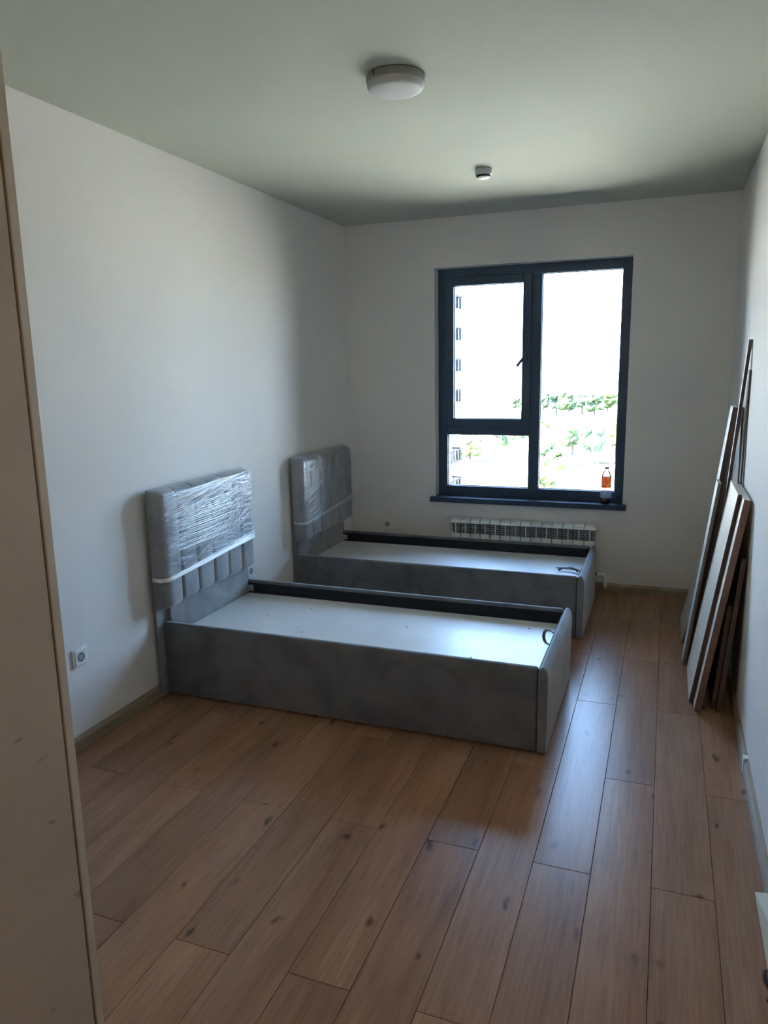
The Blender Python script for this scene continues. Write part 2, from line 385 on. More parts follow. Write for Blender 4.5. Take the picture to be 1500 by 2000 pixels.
# ================================================================ BEDS
def rr(d, rad):
    t = max(0, min(1, d / rad)); return math.sqrt(max(0, 1 - (1 - t) ** 2))
def channel_bm(y0, y1, z0, z1, xb, xf, left, right):
    ys = [0, .006, .015, .03, .05, .08, .12, .2, .35, .5, .65, .8, .88, .92, .95, .97, .985, .994, 1]
    dz = z1 - z0; zv = [0, .003, .008, .016, .028, .042, .058] + [dz * t for t in (.2, .4, .6, .8)] + [dz - t for t in (.058, .042, .028, .016, .008, .003, 0)]
    w = y1 - y0; T = xf - xb; bm = bmesh.new(); g = []
    for z in zv:
        row = []
        for t in ys:
            d0, d1 = t * w, (1 - t) * w
            fz = rr(min(z, dz - z), .042)
            x = T * fz
            x -= .020 * (1 - rr(d0, .018)) if not left else T * (1 - rr(d0, .040))
            x -= .020 * (1 - rr(d1, .018)) if not right else T * (1 - rr(d1, .034))
            x += .004 * math.sin(PI * t) * fz + .0015 * math.sin(9 * z + y0 * 31) * fz
            yy = y0 + t * w + .003 * math.sin(5 * z + y0 * 17) * (1 if 0 < t < 1 else 1)
            row.append(bm.verts.new((xb + max(x, .0), yy, z0 + z)))
        g.append(row)
    for a, b in zip(g, g[1:]):
        for k in range(len(ys) - 1): bm.faces.new((a[k], a[k + 1], b[k + 1], b[k]))
    loop = g[0][:] + [r[-1] for r in g[1:]] + g[-1][-2::-1] + [r[0] for r in g[-2:0:-1]]
    bk = [bm.verts.new((xb - .004, v.co.y, v.co.z)) for v in loop]
    n = len(loop)
    for k in range(n): bm.faces.new((loop[k], loop[(k + 1) % n], bk[(k + 1) % n], bk[k]))
    bm.faces.new(bk); return bm

def strand(bm, y0, z0, y1, z1, xf, r=.0014, sag=0, wig=.0, n=10, rnd=random):
    pts = []; ph = rnd.random() * 6; r *= 1.45
    for k in range(n + 1):
        t = k / n
        pts.append((xf + .0035 + .002 * math.sin(PI * t), y0 + (y1 - y0) * t, z0 + (z1 - z0) * t - sag * math.sin(PI * t) + wig * math.sin(ph + t * 9)))
    rs = [r * (.25 + .75 * math.sin(PI * min(1, max(0, k / n * .9 + .05)))) for k in range(n + 1)]
    tube(bm, pts, rs, 4)

def make_bed(name, label, yb0, yb1, hy0, hy1, hz1, seed, dense):
    rnd = random.Random(seed)
    t = thing(name, label, 'bed', (XL + .9, (yb0 + yb1) / 2, 0), 'single beds with padded headboards')
    P = lambda n, bm, m, sm=True, par=None, auto=40: rel(obj(n, bm, m, None, smooth=sm, auto=auto), t)
    X0, X1 = XL + .0265, .084
    # rails
    def rail(y0, y1, ztop):
        bm = B(X0, X1, y0, y1, .012, ztop, bevel=.012, seg=3)
        return bm
    P('side_rail', rail(yb0, yb0 + .036, .402), vel)
    P('side_rail', rail(yb1 - .036, yb1, .405), vel)
    # footboard with rounded top
    bm = bmesh.new()
    prof = [(.085, .012), (.085, .372), (.088, .390), (.094, .402), (.102, .408), (.110, .406), (.119, .396), (.125, .378), (.128, .35), (.1275, .2), (.125, .012)]
    prism(bm, prof, yb0 - .002, yb1 + .002, 'y')
    bmesh.ops.bevel(bm, geom=[e for e in bm.edges if abs(e.verts[0].co.y - e.verts[1].co.y) < 1e-6 and min(e.verts[0].co.z, e.verts[1].co.z) > .015], offset=.005, segments=2, affect='EDGES')
    P('footboard', bm, vel_f)
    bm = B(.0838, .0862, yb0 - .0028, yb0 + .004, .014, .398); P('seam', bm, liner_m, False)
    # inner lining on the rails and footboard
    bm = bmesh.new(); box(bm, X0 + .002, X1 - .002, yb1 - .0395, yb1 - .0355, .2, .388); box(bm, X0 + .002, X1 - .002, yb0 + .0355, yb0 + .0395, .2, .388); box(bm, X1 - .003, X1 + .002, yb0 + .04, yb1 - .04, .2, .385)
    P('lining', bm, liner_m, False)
    P('platform', B(XL + .054, X1 - .004, yb0 + .041, yb1 - .041, .305, .325, bevel=.0015), board_white, False)
    for fx, fy in ((.34, .30), (.60, .62), (.82, .22), (.92, .85), (.18, .55), (.28, .78)):
        px, py = X0 + (X1 - X0) * fx, yb0 + .05 + (yb1 - yb0 - .1) * fy
        bm = bmesh.new(); lathe(bm, [(.004, .3245), (.0045, .3262), (.003, .3270)], (px, py, 0), 10); P('screw', bm, gasket, False)
    # headboard: backing panel, padded channels
    bm = B(XL + .0185, XL + .0262, hy0 + .012, hy1 - .006, .012, hz1 - .03, bevel=.002)
    box(bm, XL + .0255, XL + .050, yb0 + .040, yb1 - .040, .02, .56, bevel=.006, seg=2)
    P('headboard_panel', bm, vel_h)
    cz0 = .492
    n = 6; w = (hy1 - hy0) / n
    for k in range(n):
        P('channel', channel_bm(hy0 + k * w + .0006, hy0 + (k + 1) * w - .0006, cz0 - .012 * (k == 0), hz1, XL + .031, XL + .108, k == 0, k == n - 1), vel_h, True, auto=60)
    # steel corner bracket
    bm = bmesh.new(); box(bm, XL + .0505, XL + .054, yb1 - .085, yb1 - .042, .335, .375, bevel=.001)
    box(bm, XL + .054, XL + .085, yb1 - .0435, yb1 - .041, .335, .375, bevel=.0008)
    bk = P('bracket', bm, chrome, False)
    bm = bmesh.new(); lathe(bm, [(.005, 0), (.005, .002), (.003, .003)], (XL + .054, yb1 - .063, .355), 10, 'x'); P('bracket_screw', bm, dark_hole, False)
    # stretch film over the cushion
    xf = XL + .108
    bm = bmesh.new(); zb = cz0 + (.15 if dense else .13); rows = []
    def zlow(y): return zb + ((y - hy0) / (hy1 - hy0)) * .045
    NZ = 22; prof = []
    for k in range(7): prof.append((XL + .03 + .05 * k / 6, hy0 - .004))
    for k in range(1, 6):
        a = k / 6 * PI / 2; prof.append((XL + .08 + .033 * math.sin(a), hy0 - .004 + .034 * (1 - math.cos(a))))
    for k in range(25): prof.append((xf + .005, hy0 + .032 + (hy1 - hy0 - .064) * k / 24))
    for k in range(1, 6):
        a = k / 6 * PI / 2; prof.append((xf + .005 - .033 * (1 - math.cos(a)), hy1 - .032 + .034 * math.sin(a)))
    for k in range(4): prof.append((XL + .08 - .05 * k / 3, hy1 + .004))
    for j in range(NZ + 1):
        row = []
        for (x, y) in prof:
            z = zlow(y) + (hz1 + .006 - zlow(y)) * j / NZ
            d = hz1 + .006 - z; xx = x
            if d < .04: xx = XL + .02 + (x - XL - .02) * rr(d + .0005, .04)
            row.append(bm.verts.new((xx, y, z + rnd.uniform(-.001, .001))))
        rows.append(row)
    for a, b in zip(rows, rows[1:]):
        for k in range(len(prof) - 1): bm.faces.new((a[k], a[k + 1], b[k + 1], b[k]))
    P('plastic_wrap', bm, film1 if dense else film2, True, auto=180)
    # twisted band along the lower edge of the film
    bm = bmesh.new(); W = hy1 - hy0
    for k in range(20 if dense else 8):
        o = rnd.uniform(-.010, .030) if dense else rnd.uniform(-.004, .014)
        pts = [(XL + .035, hy0 - .004, zb + .004 + o * .5), (XL + .08, hy0 - .004, zb + o * .5)]
        m = 14
        for q in range(m + 1):
            u = q / m; y = hy0 + .02 + (W - .036) * u
            pts.append((xf + .004 + rnd.uniform(0, .003), y, zlow(y) + o * (.5 + .5 * u) + (.010 * (u ** 2)) * (k % 3 - .3) + rnd.uniform(-.001, .001)))
        pts.append((XL + .08, hy1 + .004, zlow(hy1) + o))
        tube(bm, pts, rnd.uniform(.0016, .0036), 4)
    b_ = P('wrap_band', bm, strand_m if dense else strand_soft, True, auto=180); b_['kind'] = 'stuff'
    bm = bmesh.new(); bs = bmesh.new()
    Y = lambda u: hy0 + .02 + (W - .04) * u; Z = lambda v: cz0 + (hz1 - cz0) * v
    if dense:
        for k in range(22):                                  # long level creases across the middle
            v = .47 + .0165 * k + rnd.uniform(-.004, .004)
            strand(bm, Y(rnd.uniform(.02, .18)), Z(v), Y(rnd.uniform(.62, .88) - max(0, .60 - v) * .9), Z(v + rnd.uniform(.005, .02)), xf, rnd.uniform(.0012, .0028), .004, 0)
        for k in range(44):                                  # fan from the upper right to the upper left
            v0 = .64 + .008 * k + rnd.uniform(-.01, .01); u1 = rnd.uniform(.55, .99)
            strand(bm if k % 2 else bs, Y(rnd.uniform(0, .25)), Z(min(v0, .95)), Y(u1), Z(min(.985, v0 + .10 + .10 * u1)), xf, rnd.uniform(.0008, .0022), .004, .002)
        for k in range(34):                                  # fan from the lower middle to the right edge
            u0 = rnd.uniform(.10, .72); v0 = .26 + .16 * u0 + rnd.uniform(0, .14)
            strand(bm if k % 3 == 0 else bs, Y(u0), Z(v0), Y(rnd.uniform(.80, 1)), Z(min(.80, v0 + .10 + .55 * (1 - u0) * rnd.uniform(.3, .9))), xf, rnd.uniform(.0006, .0016), .002, .001)
        for k in range(26):
            u0 = rnd.uniform(.35, .6); v0 = rnd.uniform(.34, .56)
            strand(bs, Y(u0), Z(v0), Y(rnd.uniform(.75, 1)), Z(v0 - rnd.uniform(-.02, .12)), xf, rnd.uniform(.0006, .0013), -.006, .001)
        for k in range(100):                                  # small crumples at top right
            u0 = rnd.uniform(.5, .97); v0 = rnd.uniform(.68, .95)
            strand(bm if k % 2 else bs, Y(u0), Z(v0), Y(min(1, u0 + rnd.uniform(.04, .16))), Z(min(.98, v0 + rnd.uniform(-.05, .06))), xf, rnd.uniform(.0008, .002), 0, .004, 6)
        for k in range(46):                                  # small crumples down the left channel
            u0 = rnd.uniform(.0, .12); v0 = rnd.uniform(.45, .80)
            strand(bs, Y(u0), Z(v0), Y(u0 + rnd.uniform(.06, .22)), Z(v0 + rnd.uniform(-.03, .02)), xf, rnd.uniform(.0006, .0015), 0, .003, 6)
    else:
        for k in range(46):
            u0 = rnd.uniform(.02, .10); v0 = .20 + .009 * k + rnd.uniform(-.006, .006)
            strand(bs if k % 3 else bm, Y(u0), Z(v0), Y(u0 + rnd.uniform(.08, .28)), Z(v0 + rnd.uniform(.01, .10)), xf, rnd.uniform(.0006, .0016), 0, .002, 6)
        for k in range(24):
            v0 = rnd.uniform(.16, .34); strand(bs, Y(rnd.uniform(.05, .2)), Z(v0), Y(rnd.uniform(.3, .42)), Z(v0 + .10), xf, .0009, 0, .001, 6)
        for k in range(9): strand(bs, Y(.05 + .01 * k), Z(.50 + .012 * k), Y(.34 + .01 * k), Z(.62 + .013 * k), xf, .0014, 0, .002, 8)
        for k in range(24):
            u0 = rnd.uniform(.02, .2); v0 = rnd.uniform(.8, .96); strand(bs, Y(u0), Z(v0), Y(u0 + .08), Z(v0 + rnd.uniform(-.04, .02)), xf, .0012, 0, .003, 5)
        strand(bm, Y(.10), Z(.83), Y(.24), Z(.875), xf, .004, 0, 0, 6)
    for q, mm in ((bm, strand_m), (bs, strand_soft)):
        o = P('wrap_creases', q, mm, True, auto=180); o['kind'] = 'stuff'
    return t, P
bed1, P1 = make_bed('single_bed', 'grey velvet single bed in front, headboard heavily wrapped in creased film', 3.030, 3.886, 2.968, 3.856, 1.105, 3, True)
bed2, P2 = make_bed('single_bed', 'grey velvet single bed by the window wall, headboard in thin clear film', 4.510, 5.348, 4.508, 5.388, 1.085, 5, False)
def ribbon(pts, wdt, th=.003):
    bm = bmesh.new(); pts = [Vector(p) for p in pts]; rings = []
    for i, p in enumerate(pts):
        tg = (pts[min(i + 1, len(pts) - 1)] - pts[max(i - 1, 0)]).normalized()
        side = Vector((.25, -.25, 1)).cross(tg).normalized() if abs(tg.z) < .9 else Vector((1, 0, 0))
        nn = tg.cross(side).normalized()
        rings.append([bm.verts.new(p + side * a * wdt / 2 + nn * b * th / 2) for a, b in ((-1, -1), (1, -1), (1, 1), (-1, 1))])
    for a, b in zip(rings, rings[1:]):
        for k in range(4): bm.faces.new((a[k], a[(k + 1) % 4], b[(k + 1) % 4], b[k]))
    bm.faces.new(rings[0][::-1]); bm.faces.new(rings[-1]); return bm
pts = []
for k in range(13):
    a = k / 12; pts.append((.078 - .046 * math.sin(PI * a) , 3.61 - .15 * a, .350 + .022 * math.sin(PI * a) + .018 * math.sin(2 * PI * a)))
P1('pull_strap', ribbon(pts, .015), strap_m, True, auto=60)
pts = []
for k in range(22):
    a = k / 21 * 2 * PI * 1.35; pts.append((-.005 - .075 * math.cos(a * .74) + .012 * math.sin(3 * a), 4.885 + .035 * math.sin(a * .74 * 1.6) + .01 * math.cos(2 * a), .331 + .010 * abs(math.sin(a * .9)) + .0006 * k))
P2('pull_strap', ribbon(pts, .016), strap_m, True, auto=60)

# ================================================================ RADIATOR
rad = thing('radiator', 'white sectional radiator under the window, behind the far bed', 'radiator', (-.445, D - .055, .13))
N = 14; rx0, rx1 = -.993, .102; sw = (rx1 - rx0) / N
bm = bmesh.new()
ry = -.11 + .055                                    # local y of the front face
prof = [(ry + .014, .382), (ry + .004, .376), (ry, .366), (ry, .354), (ry + .010, .354), (ry + .012, .362), (.035, .362), (.035, .386), (ry + .03, .388)]
prism(bm, prof, .0026, sw - .0026, 'x')             # rounded top cap (curls over the front)
box(bm, .0026, sw - .0026, ry, ry + .012, -.005, .272, bevel=.003)      # front plate
box(bm, sw / 2 - .0022, sw / 2 + .0022, ry + .001, ry + .05, .266, .358)   # upright rib in the slot
cap_me = None
section0 = obj('section', bm, rad_m, rad)
bm = bmesh.new()
box(bm, sw * .30, sw * .70, ry + .035, ry + .075, -.01, .345, bevel=.006)
for zz in (.282, .300, .318, .336): box(bm, .003, sw - .003, ry + .012, ry + .06, zz, zz + .005)
for xx in (.22, .78): box(bm, sw * xx - .0012, sw * xx + .0012, ry + .014, ry + .085, 0, .33)
box(bm, .003, sw - .003, ry + .078, ry + .082, 0, .33)
core0 = obj('core', bm, rad_in, section0)
for k in range(N):
    if k == 0: s_, c_ = section0, core0
    else:
        s_ = link(section0.copy()); s_.parent = rad; c_ = link(core0.copy()); c_.parent = s_
    s_.location = (rx0 - rad.location.x + k * sw, 0, 0)
bm = bmesh.new(); tube(bm, [(rx1 + .445 - .002, .0, .350), (rx1 + .445 + .010, .0, .350), (rx1 + .445 + .011, .0, .350), (rx1 + .445 + .019, .0, .350)], [.014, .014, .006, .006], 12); obj('end_plug', bm, chrome, rad)
bm = bmesh.new(); tube(bm, [(rx0 + .445 - .010, .0, .350), (rx0 + .445 + .002, .0, .350)], .014, 12); obj('end_plug', bm, chrome, rad)
# valve and elbow at the lower right
vx = rx1 + .445
bm = bmesh.new(); tube(bm, [(vx - .012, 0, .012), (vx + .024, 0, .012)], .009, 10); obj('pipe_nut', bm, gasket, rad)
bm = bmesh.new(); tube(bm, [(vx + .02, 0, .012), (vx + .062, 0, .012), (vx + .072, .0, .008), (vx + .077, .0, -.004), (vx + .079, 0, -.06), (vx + .079, .006, -.074)], .0135, 12)
tube(bm, [(vx + .045, 0, .012), (vx + .045, 0, .045)], .009, 10); tube(bm, [(vx + .045, 0, .04), (vx + .045, 0, .056)], .013, 12)
obj('valve', bm, white_pl, rad, smooth=True, auto=45)
bm = bmesh.new(); tube(bm, [(vx + .079, .006, -.072), (vx + .079, .022, -.090), (vx + .079, .036, -.100)], .008, 8); obj('pipe', bm, chrome, rad)

# ================================================================ SOCKETS
def socket(loc, rz, label, partial=False):
    t = thing('wall_socket', label, 'socket', loc, 'white wall sockets'); t.rotation_euler.z = rz
    # local: faces -y
    fr = obj('frame', B(-.043, .043, -.009, 0, -.043, .043, bevel=.003, seg=2), white_pl, t, True, 40)
    bm = B(-.034, .034, -.0125, -.008, -.034, .034, bevel=.002); obj('cover', bm, white_pl, t)
    bm = bmesh.new(); lathe(bm, [(.0215, -.0130), (.0215, -.0133), (.0185, -.0133), (.0180, -.0128), (.001, -.0128)], (0, 0, 0), 28, 'y'); w_ = obj('well', bm, socket_in, t)
    bm = bmesh.new(); lathe(bm, [(.0196, -.0132), (.0196, -.0137), (.0172, -.0137), (.0172, -.0132)], (0, 0, 0), 28, 'y', cap=False); obj('well_rim', bm, dark_hole, w_)
    bm = bmesh.new()
    for sx in (-.0095, .0095): lathe(bm, [(.0026, -.0129), (.0026, -.0137)], (sx, 0, 0), 10, 'y')
    box(bm, -.0022, .0022, -.0137, -.0128, .0125, .0175); box(bm, -.0022, .0022, -.0137, -.0128, -.0175, -.0125)
    obj('contact', bm, dark_hole, w_)
    return t
socket((XL, 2.462, .428), PI / 2, 'white wall socket low on the left wall, nearest to the tall cabinet')
socket((XL, 3.944, .432), PI / 2, 'white wall socket half hidden behind the front bed headboard')
socket((-1.560, D, .419), 0, 'white wall socket on the window wall, beside the far headboard')

# ================================================================ CEILING LAMP + DETECTOR
t = thing('ceiling_lamp', 'round white flush ceiling lamp in the middle of the ceiling', 'lamp', (-.482, 2.895, H))
bm = bmesh.new(); lathe(bm, [(.106, 0), (.111, -.004), (.111, -.024), (.107, -.028), (.10, -.028)], n=56); obj('housing', bm, lamp_base, t, True, 40)
bm = bmesh.new(); lathe(bm, [(.104, -.027), (.108, -.029), (.108, -.040), (.1045, -.047), (.097, -.052), (.080, -.0545), (.04, -.056), (.001, -.0565)], n=56); obj('diffuser', bm, lamp_diff, t, True, 50)
bm = B(-.052, -.047, -.103, -.098, -.022, -.006); obj('latch', bm, dark_hole, t)
t = thing('smoke_detector', 'small grey round smoke detector on the ceiling near the window', 'detector', (-.487, 4.372, H))
bm = bmesh.new(); lathe(bm, [(.040, 0), (.046, -.003), (.046, -.030), (.042, -.034)], n=36); obj('shell', bm, det_m, t, True, 40)
bm = bmesh.new(); lathe(bm, [(.040, -.033), (.041, -.040), (.036, -.043)], n=36); obj('vent_ring', bm, dark_hole, t, True, 40)
bm = bmesh.new(); lathe(bm, [(.035, -.0405), (.036, -.045), (.030, -.050), (.001, -.052)], n=36); obj('cap', bm, white_pl, t, True, 50)

# ================================================================ TALL CABINET (left edge)
CX, CY1 = -.750, 1.272
t = thing('tall_cabinet', 'tall beige cabinet with scuffed side at the left edge, in front of the left wall', 'cabinet', (CX - .3, .3, 0))
def Cc(n, bm, m): return rel(obj(n, bm, m), t)
Cc('carcass', B(CX - .60, CX - .022, -.90, CY1 - .020, .0, 2.42), ward_in)
Cc('end_panel', B(CX - .60, CX, CY1 - .0225, CY1, .0, 2.44, bevel=.001), ward_e)
Cc('door', B(CX - .019, CX - .0005, -.20, CY1 - .0310, .004, 2.44, bevel=.001), ward_m)
Cc('door', B(CX - .019, CX - .0005, -.90, -.204, .004, 2.44, bevel=.001), ward_m)

# ================================================================ LEANING BOARDS
def board(name, label, x0, z1, x1, y0, y1, th, face_m, edge_m, z0=0, tilt=0, end_m=None):
    """board leaning on the right wall: left face runs from (x0,z0) to (x1,z1); near edge at y0, far edge at y1"""
    d = Vector((x1 - x0, 0, z1 - z0)); L = d.length; ang = math.atan2(d.x, d.z)
    t = thing(name, label, 'board', (x0, y0, z0), 'furniture boards leaning on the right wall')
    t.rotation_euler = (tilt, ang, 0)
    lift = .0
    obj('panel', B(0, th, .0016, y1 - y0, lift, L, bevel=.0006), face_m, t)
    obj('edge_band', B(.0002, th - .0002, 0, .0018, lift, L), edge_m, t)
    return t
# (the lower outer corner of a leaning board rests on the floor; z0 lifts it by th*sin)
board('board', 'wide cream board with dark brown edge, frontmost of the leaning pile', .724, 1.069, .879, 3.800, 4.262, .0175, pale_board, brown_m, .003)
board('board', 'thick cream board with reddish brown edge, second from the front of the pile', .745, 1.062, .897, 3.694, 4.20, .030, pale_board, tan_m, .005)
board('board', 'short dark brown board low against the right wall, nearest the skirting', .845, .779, .9085, 3.717, 4.18, .0215, brown_m, brown_m, .003)
board('board', 'shortest dark brown board, tucked between the wall board and the cream boards', .822, .538, .866, 3.741, 4.10, .020, brown_m, brown_m, .003)
board('board', 'pale board with grey brown edge, left of the tall dark boards', .700, 1.045, .822, 4.292, 4.440, .0175, cool_board, grey_edge, .003)
board('board', 'pale grey low board at the far end of the pile by the window wall', .700, .530, .812, 4.63, 5.105, .016, cool_board, brown_m, .004)
board('board', 'tall pale board with dark reddish brown edge, left of the tall pair', .722, 1.441, .880, 4.446, 4.622, .0268, cool_board, brown_m, .004)
board('board', 'tall glossy brown edged board, right of the tall pair', .750, 1.441, .9072, 4.446, 4.58, .0268, brown_m, grey_edge, .004)
board('board', 'tallest thin board, its dark tip highest up on the right wall', .790, 1.792, .9185, 4.266, 4.298, .0165, cool_board, brown_m, .002)
board('board', 'narrow dark strip made for a shadow line, almost upright flat against the right wall', .9145, 1.64, .9255, 4.212, 4.262, .008, brown_m, brown_m, .001)  # added strip that draws the tallest board's shadow on the wall

# ================================================================ BOTTLE
t = thing('drink_bottle', 'small plastic bottle with orange label on the window sill', 'bottle', (.156, 5.636, .669))
bm = bmesh.new(); lathe(bm, [(.026, .001), (.032, .004), (.034, .012), (.033, .034), (.031, .038)], n=28); obj('base', bm, M('dark_drink', (.020, .006, .010), .2).m, t, True, 50)
bm = bmesh.new(); lathe(bm, [(.031, .0375), (.0385, .041), (.0388, .046), (.0368, .080), (.0355, .112), (.036, .118)], n=28)
for v in bm.verts:
    if .045 < v.co.z < .1:
        a = math.atan2(v.co.y, v.co.x); k = 1 + .03 * math.cos(14 * a); v.co.x *= k; v.co.y *= k
pw = M('cloudy_bottle_plastic', (.52, .62, .74), .3); pw.b.inputs['Alpha'].default_value = .6
obj('body', bm, pw.m, t, True, 50)
lab = M('orange_label', (.80, .22, .06), .5)
g1 = lab.n('ShaderNodeTexNoise'); g1.inputs['Scale'].default_value = 38; lab.l(lab.coord(), g1.inputs['Vector'])
sx = lab.n('ShaderNodeSeparateXYZ'); lab.l(lab.coord(), sx.inputs[0])
c1 = lab.ramp(sx.outputs[0], [(.0, (.82, .17, .05)), (.012, (.80, .36, .05))])
_lc = (lab.mix(lab.ramp(g1.outputs[0], [(.50, (0, 0, 0)), (.58, (1, 1, 1))]), c1, (.85, .62, .40)))
bm = bmesh.new(); lathe(bm, [(.0362, .117), (.0366, .119), (.0366, .196), (.036, .199)], n=28); _tr = lab.n('ShaderNodeBsdfTranslucent'); lab.l(_lc, lab.b.inputs['Base Color']); lab.l(_lc, _tr.inputs[0]); _mx = lab.n('ShaderNodeMixShader'); _mx.inputs[0].default_value = .5
lab.l(lab.b.outputs[0], _mx.inputs[1]); lab.l(_tr.outputs[0], _mx.inputs[2]); lab.l(_mx.outputs[0], lab.t.nodes['Material Output'].inputs[0])
obj('label', bm, lab.m, t, True, 50)
bm = bmesh.new(); lathe(bm, [(.036, .198), (.034, .212), (.024, .232), (.014, .246), (.0135, .258)], n=28); obj('shoulder', bm, pet_m, t, True, 50)
bm = bmesh.new(); lathe(bm, [(.0150, .252), (.0155, .254), (.0155, .268), (.014, .270)], n=20); obj('cap', bm, white_pl, t, True, 40)

# ================================================================ PACKING SHEET + STRAP at the right edge of the frame
t = thing('packing_sheet', 'pale folded packing sheet on the floor against the right skirting', 'sheet', (.89, 2.38, 0))
bm = bmesh.new()
P_ = [(.889, 2.386, .004), (.918, 2.345, .038), (.925, 2.20, .10), (.928, 1.9, .17), (.925, 1.55, .20), (.915, 1.50, .05), (.906, 1.75, .012), (.890, 2.06, .004), (.908, 2.18, .045), (.918, 1.85, .075)]
vt = [bm.verts.new(p) for p in P_]; vb = [bm.verts.new((p[0] + .003, p[1], max(.0005, p[2] - .003))) for p in P_]
fs = [(0, 8, 1), (1, 8, 2), (0, 7, 8), (8, 7, 9), (8, 9, 3), (8, 3, 2), (7, 6, 9), (9, 6, 5), (9, 5, 4), (9, 4, 3)]
for f in fs: bm.faces.new([vt[i] for i in f]); bm.faces.new([vb[i] for i in f[::-1]])
for a, b in zip((0, 1, 2, 3, 4, 5, 6, 7), (1, 2, 3, 4, 5, 6, 7, 0)): bm.faces.new((vt[a], vb[a], vb[b], vt[b]))
rel(obj('sheet', bm, M('packing_sheet', (.60, .55, .42), .6).vary(6, .05).m), t)
bm = bmesh.new()
tube(bm, [(.884, 2.045, .006), (.880, 2.035, .010), (.878, 2.02, .009), (.879, 2.005, .006), (.886, 1.99, .006), (.890, 1.97, .006), (.884, 1.95, .007), (.878, 1.935, .007), (.884, 1.92, .006)], .0045, 8)
tag(obj('cord_loop', bm, M('dark_cord', (.02, .016, .014), .7).vary(40, .2).m, smooth=True), 'short dark cord loop lying by the pale packing sheet at the right edge', 'cord')

# ================================================================ OUTSIDE
conc = M('pale_pavement', (.46, .435, .36), .9).vary(.05, .12).m
road_m = M('asphalt', (.30, .30, .30), .9).vary(.2, .08).m
ver_m = M('verge', (.075, .095, .05), .95).vary(.3, .2).m
struct('ground', B(-1800, 1800, D + 6, 3600, G - 1, G), conc)
bm = bmesh.new(); prism(bm, [(-60, 196), (60, 330), (60, 343), (-60, 209)], G + .01, G + .04, 'z'); struct('road', bm, road_m)
bm = bmesh.new(); prism(bm, [(-45, 146), (20, 160), (20, 172), (-45, 160)], G + .02, G + .05, 'z'); struct('verge', bm, ver_m)
bm = bmesh.new(); prism(bm, [(-120, 258), (40, 262), (60, 325), (-120, 325)], G + .005, G + .02, 'z'); struct('verge', bm, ver_m)

def leafmat(name, col):
    m = M(name, col, .7, spec=.3); v = m.coord(); n = m.noise(1.6, 5, v)
    m.base(m.ramp(n.outputs[0], [(.3, tuple(x * .5 for x in col)), (.7, tuple(x * 1.6 for x in col))])); return m.m
leaf = [leafmat('leaf_green', (.026, .044, .017)), leafmat('leaf_yellow_green', (.040, .056, .016)), leafmat('leaf_blue_green', (.024, .046, .024))]
bark = M('bark', (.08, .06, .045), .9).vary(3, .2).m
crowns = []
for s_ in range(6):
    rnd = random.Random(40 + s_); bm = bmesh.new()
    for k in range(15):
        a = rnd.uniform(0, 2 * PI); r = rnd.uniform(0, .62); z = rnd.uniform(-.45, .62); rad_ = rnd.uniform(.30, .48) * (1 - .3 * abs(z))
        m = Matrix.Translation((r * math.cos(a), r * math.sin(a), z))
        res = bmesh.ops.create_icosphere(bm, subdivisions=2, radius=rad_, matrix=m)
        for v in res['verts']:
            c = Vector((r * math.cos(a), r * math.sin(a), z)); v.co = c + (v.co - c) * rnd.uniform(.78, 1.28)
    me = bpy.data.meshes.new('crown'); bm.to_mesh(me); bm.free(); crowns.append(me)
cm = {}
def tree(lab, x, y, h, r, kind, seed):
    t = thing('street_tree', lab, 'tree', (x, y, G), 'trees outside the window')
    key = (seed % 6, kind)
    if key not in cm:
        me = crowns[seed % 6].copy(); me.materials.append(leaf[kind]); cm[key] = me
    c = link(bpy.data.objects.new('crown', cm[key])); c.parent = t
    hh = min(h * .42, r * 1.15) if h > 2 * r else h * .45
    c.location = (0, 0, h - hh); c.scale = (r * .95, r * .95, hh); c.rotation_euler.z = seed * 1.3
    if h - 1.5 * hh > .3:
        bm = bmesh.new(); tube(bm, [(0, 0, 0), (.03, .02, h * .3), (0, 0, h - hh)], [r * .09, r * .07, r * .04], 7); obj('trunk', bm, bark, t)
ORD = ['leftmost', 'second from the left', 'third from the left', 'fourth from the left', 'fifth from the left', 'sixth from the left', 'rightmost']
ROWS = {
 'far': ('distant tree in the farthest row behind the right pane', [(-47.0, 313.1, 10.1, 3.6, 0), (-39.4, 294.6, 10.2, 3.2, 2), (-32.8, 278.3, 11.0, 3.4, 0), (-30.0, 298.4, 10.1, 3.4, 2), (-23.3, 274.1, 10.4, 3.3, 0), (-20.2, 291.7, 10.9, 3.3, 1), (-14.4, 299.5, 9.0, 3.0, 0)]),
 'mid': ('broad green tree in the middle row behind the right pane', [(-31.1, 209.3, 4.6, 2.2, 1), (-18.3, 166.3, 6.4, 2.6, 0), (-13.2, 152.4, 7.3, 2.7, 2), (-9.0, 163.9, 7.8, 2.5, 1)]),
 'near': ('bushy tree low behind the right pane, beside the window post', [(-19.3, 133.3, 6.2, 1.9, 0), (-16.6, 129.9, 5.0, 1.6, 1), (-16.9, 117.2, 3.0, 1.9, 1)]),
 'side': ('street tree behind the lower left pane', [(-37.3, 150.2, 5.4, 2.5, 1), (-34.4, 167.7, 4.8, 2.1, 0), (-33.3, 181.8, 4.6, 2.2, 0), (-30.2, 186.9, 4.6, 2.3, 1)]),
}
sd_ = 0
for key, (txt, L) in ROWS.items():
    L = sorted(L, key=lambda q: q[0] / q[1])
    for k, (x, y, h, r, kd) in enumerate(L):
        o = ORD[k] if k < len(L) - 1 else 'rightmost'
        f_ = {'far': 1.42, 'mid': 1.25, 'near': 1.5, 'side': 1.3}[key]; tree(o + ' ' + txt, x, y, h * (1.12 if key != 'far' else 1), r * f_, kd, sd_); sd_ += 1
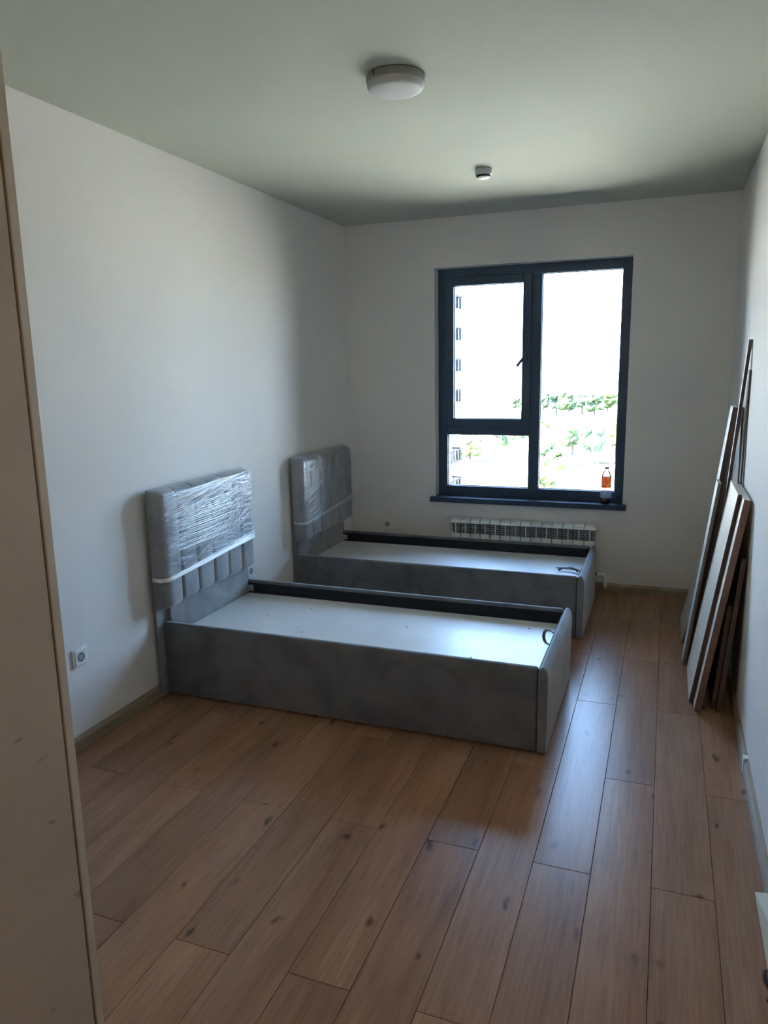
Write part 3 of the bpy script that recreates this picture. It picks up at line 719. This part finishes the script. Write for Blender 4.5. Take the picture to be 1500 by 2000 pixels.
tree('lone low bush at the bottom of the lower left pane', -27.1, 114.0, 2.3, 1.7, 1, 3)
tree('lone faint tree low in the upper left pane', -57.1, 305.7, 7.4, 2.6, 0, 4)

pole_m = M('pale_pole', (.62, .62, .60), .5).vary(2, .05).m
for x, y, h, lab in ((-33.6, 163.9, 4.9, 'pale street lamp behind the lower left pane'), (-12.3, 147.6, 5.4, 'pale street lamp low behind the right pane, nearest one'), (-29.2, 237.5, 4.4, 'small far street lamp behind the right pane near the window post')):
    t = thing('street_lamp', lab, 'street lamp', (x, y, G), 'street lamps outside')
    bm = bmesh.new(); tube(bm, [(0, 0, 0), (0, 0, h)], [.20, .12], 8); obj('pole', bm, pole_m, t)
    bm = bmesh.new(); box(bm, -.1, .75, -.12, .12, h - .06, h + .08, bevel=.03); obj('lamp_head', bm, pole_m, t)
car_dark = M('dark_car_paint', (.05, .055, .06), .3).m; car_pale = M('pale_car_paint', (.5, .5, .5), .3).m; tyre = M('tyre', (.015, .015, .015), .8).m; cg = M('car_glass', (.03, .04, .05), .1).m
for x, y, rz, mt_, lab in ((-36.4, 143.6, .3, car_dark, 'dark parked car under the tree in the lower left pane'), (-14.6, 149.4, .1, car_dark, 'dark parked car beneath the broad trees in the right pane'), (-10.6, 153.5, .1, car_pale, 'pale parked car beside the bottle in the right pane'), (-29.4, 221.0, .8, car_pale, 'pale car on the road, left one'), (-24.6, 225.6, .8, car_dark, 'dark car on the road, right of the pale one')):
    t = thing('car', lab, 'car', (x, y, G), 'cars outside'); t.rotation_euler.z = rz
    bm = bmesh.new(); prism(bm, [(-2.1, .35), (2.1, .35), (2.15, .8), (1.2, .95), (-2.0, 1.0), (-2.15, .7)], -.85, .85, 'y'); obj('body', bm, mt_, t)
    bm = bmesh.new(); prism(bm, [(1.15, .94), (.5, 1.42), (-1.3, 1.45), (-1.9, .98)], -.74, .74, 'y'); obj('cabin', bm, cg, t)
    for wx in (-1.3, 1.3):
        for wy in (-.8, .8):
            bm = bmesh.new(); lathe(bm, [(.32, -.1), (.32, .1)], (wx, wy, .32), 12, 'y'); obj('wheel', bm, tyre, t)

# neighbouring block with balconies, seen at the left of the left panes
bl = thing('apartment_block', 'pale apartment block with railed balconies at the left edge of the window view', 'building', (-25, 62, G))
fac = M('facade', (.55, .54, .52), .9).vary(.3, .06).m; fac2 = M('balcony_slab', (.45, .45, .44), .8).m; rail_m = M('balcony_rail', (.008, .009, .012), .7, spec=.1).m; wg = M('far_window', (.02, .024, .03), .8, spec=.1).m
BX = -17.75
rel(obj('wall', B(BX - 14, BX, 50, 66.5, G, 9.5), fac), bl)
rel(obj('roof', B(BX - 14.3, BX + .3, 49.7, 66.8, 9.5, 9.9), fac2), bl)
zf = 7.55
while zf > G + 2:
    s_ = rel(obj('balcony', B(BX, BX + .95, 60.0, 66.0, zf - 1.15, zf - 1.0), fac2), bl)
    bm = bmesh.new(); box(bm, BX + .88, BX + .94, 60.0, 66.0, zf, zf + .14); box(bm, BX, BX + .94, 65.93, 65.99, zf, zf + .14)
    for k in range(13): box(bm, BX + .88, BX + .94, 60 + k * .5 - .05, 60 + k * .5 + .05, zf - 1.0, zf)
    for k in range(3): box(bm, BX + .1 + .3 * k, BX + .18 + .3 * k, 65.945, 65.975, zf - 1.0, zf)
    r_ = obj('railing', bm, rail_m, s_)
    for yy in (61.2, 64.0): rel(obj('window', B(BX - .02, BX + .02, yy, yy + 1.3, zf - .9, zf + .9), wg), bl)
    zf -= 2.67
# far long low building on the horizon
lb = thing('long_low_building', 'long low flat roofed building far away behind the right pane', 'building', (-48, 505, G))
rel(obj('wall', B(-67, -28, 500, 512, G, -9.4), fac), lb)
rel(obj('roof', B(-68, -27.5, 499, 513, -9.4, -8.9), M('grey_roof', (.02, .02, .022), .9).m), lb)
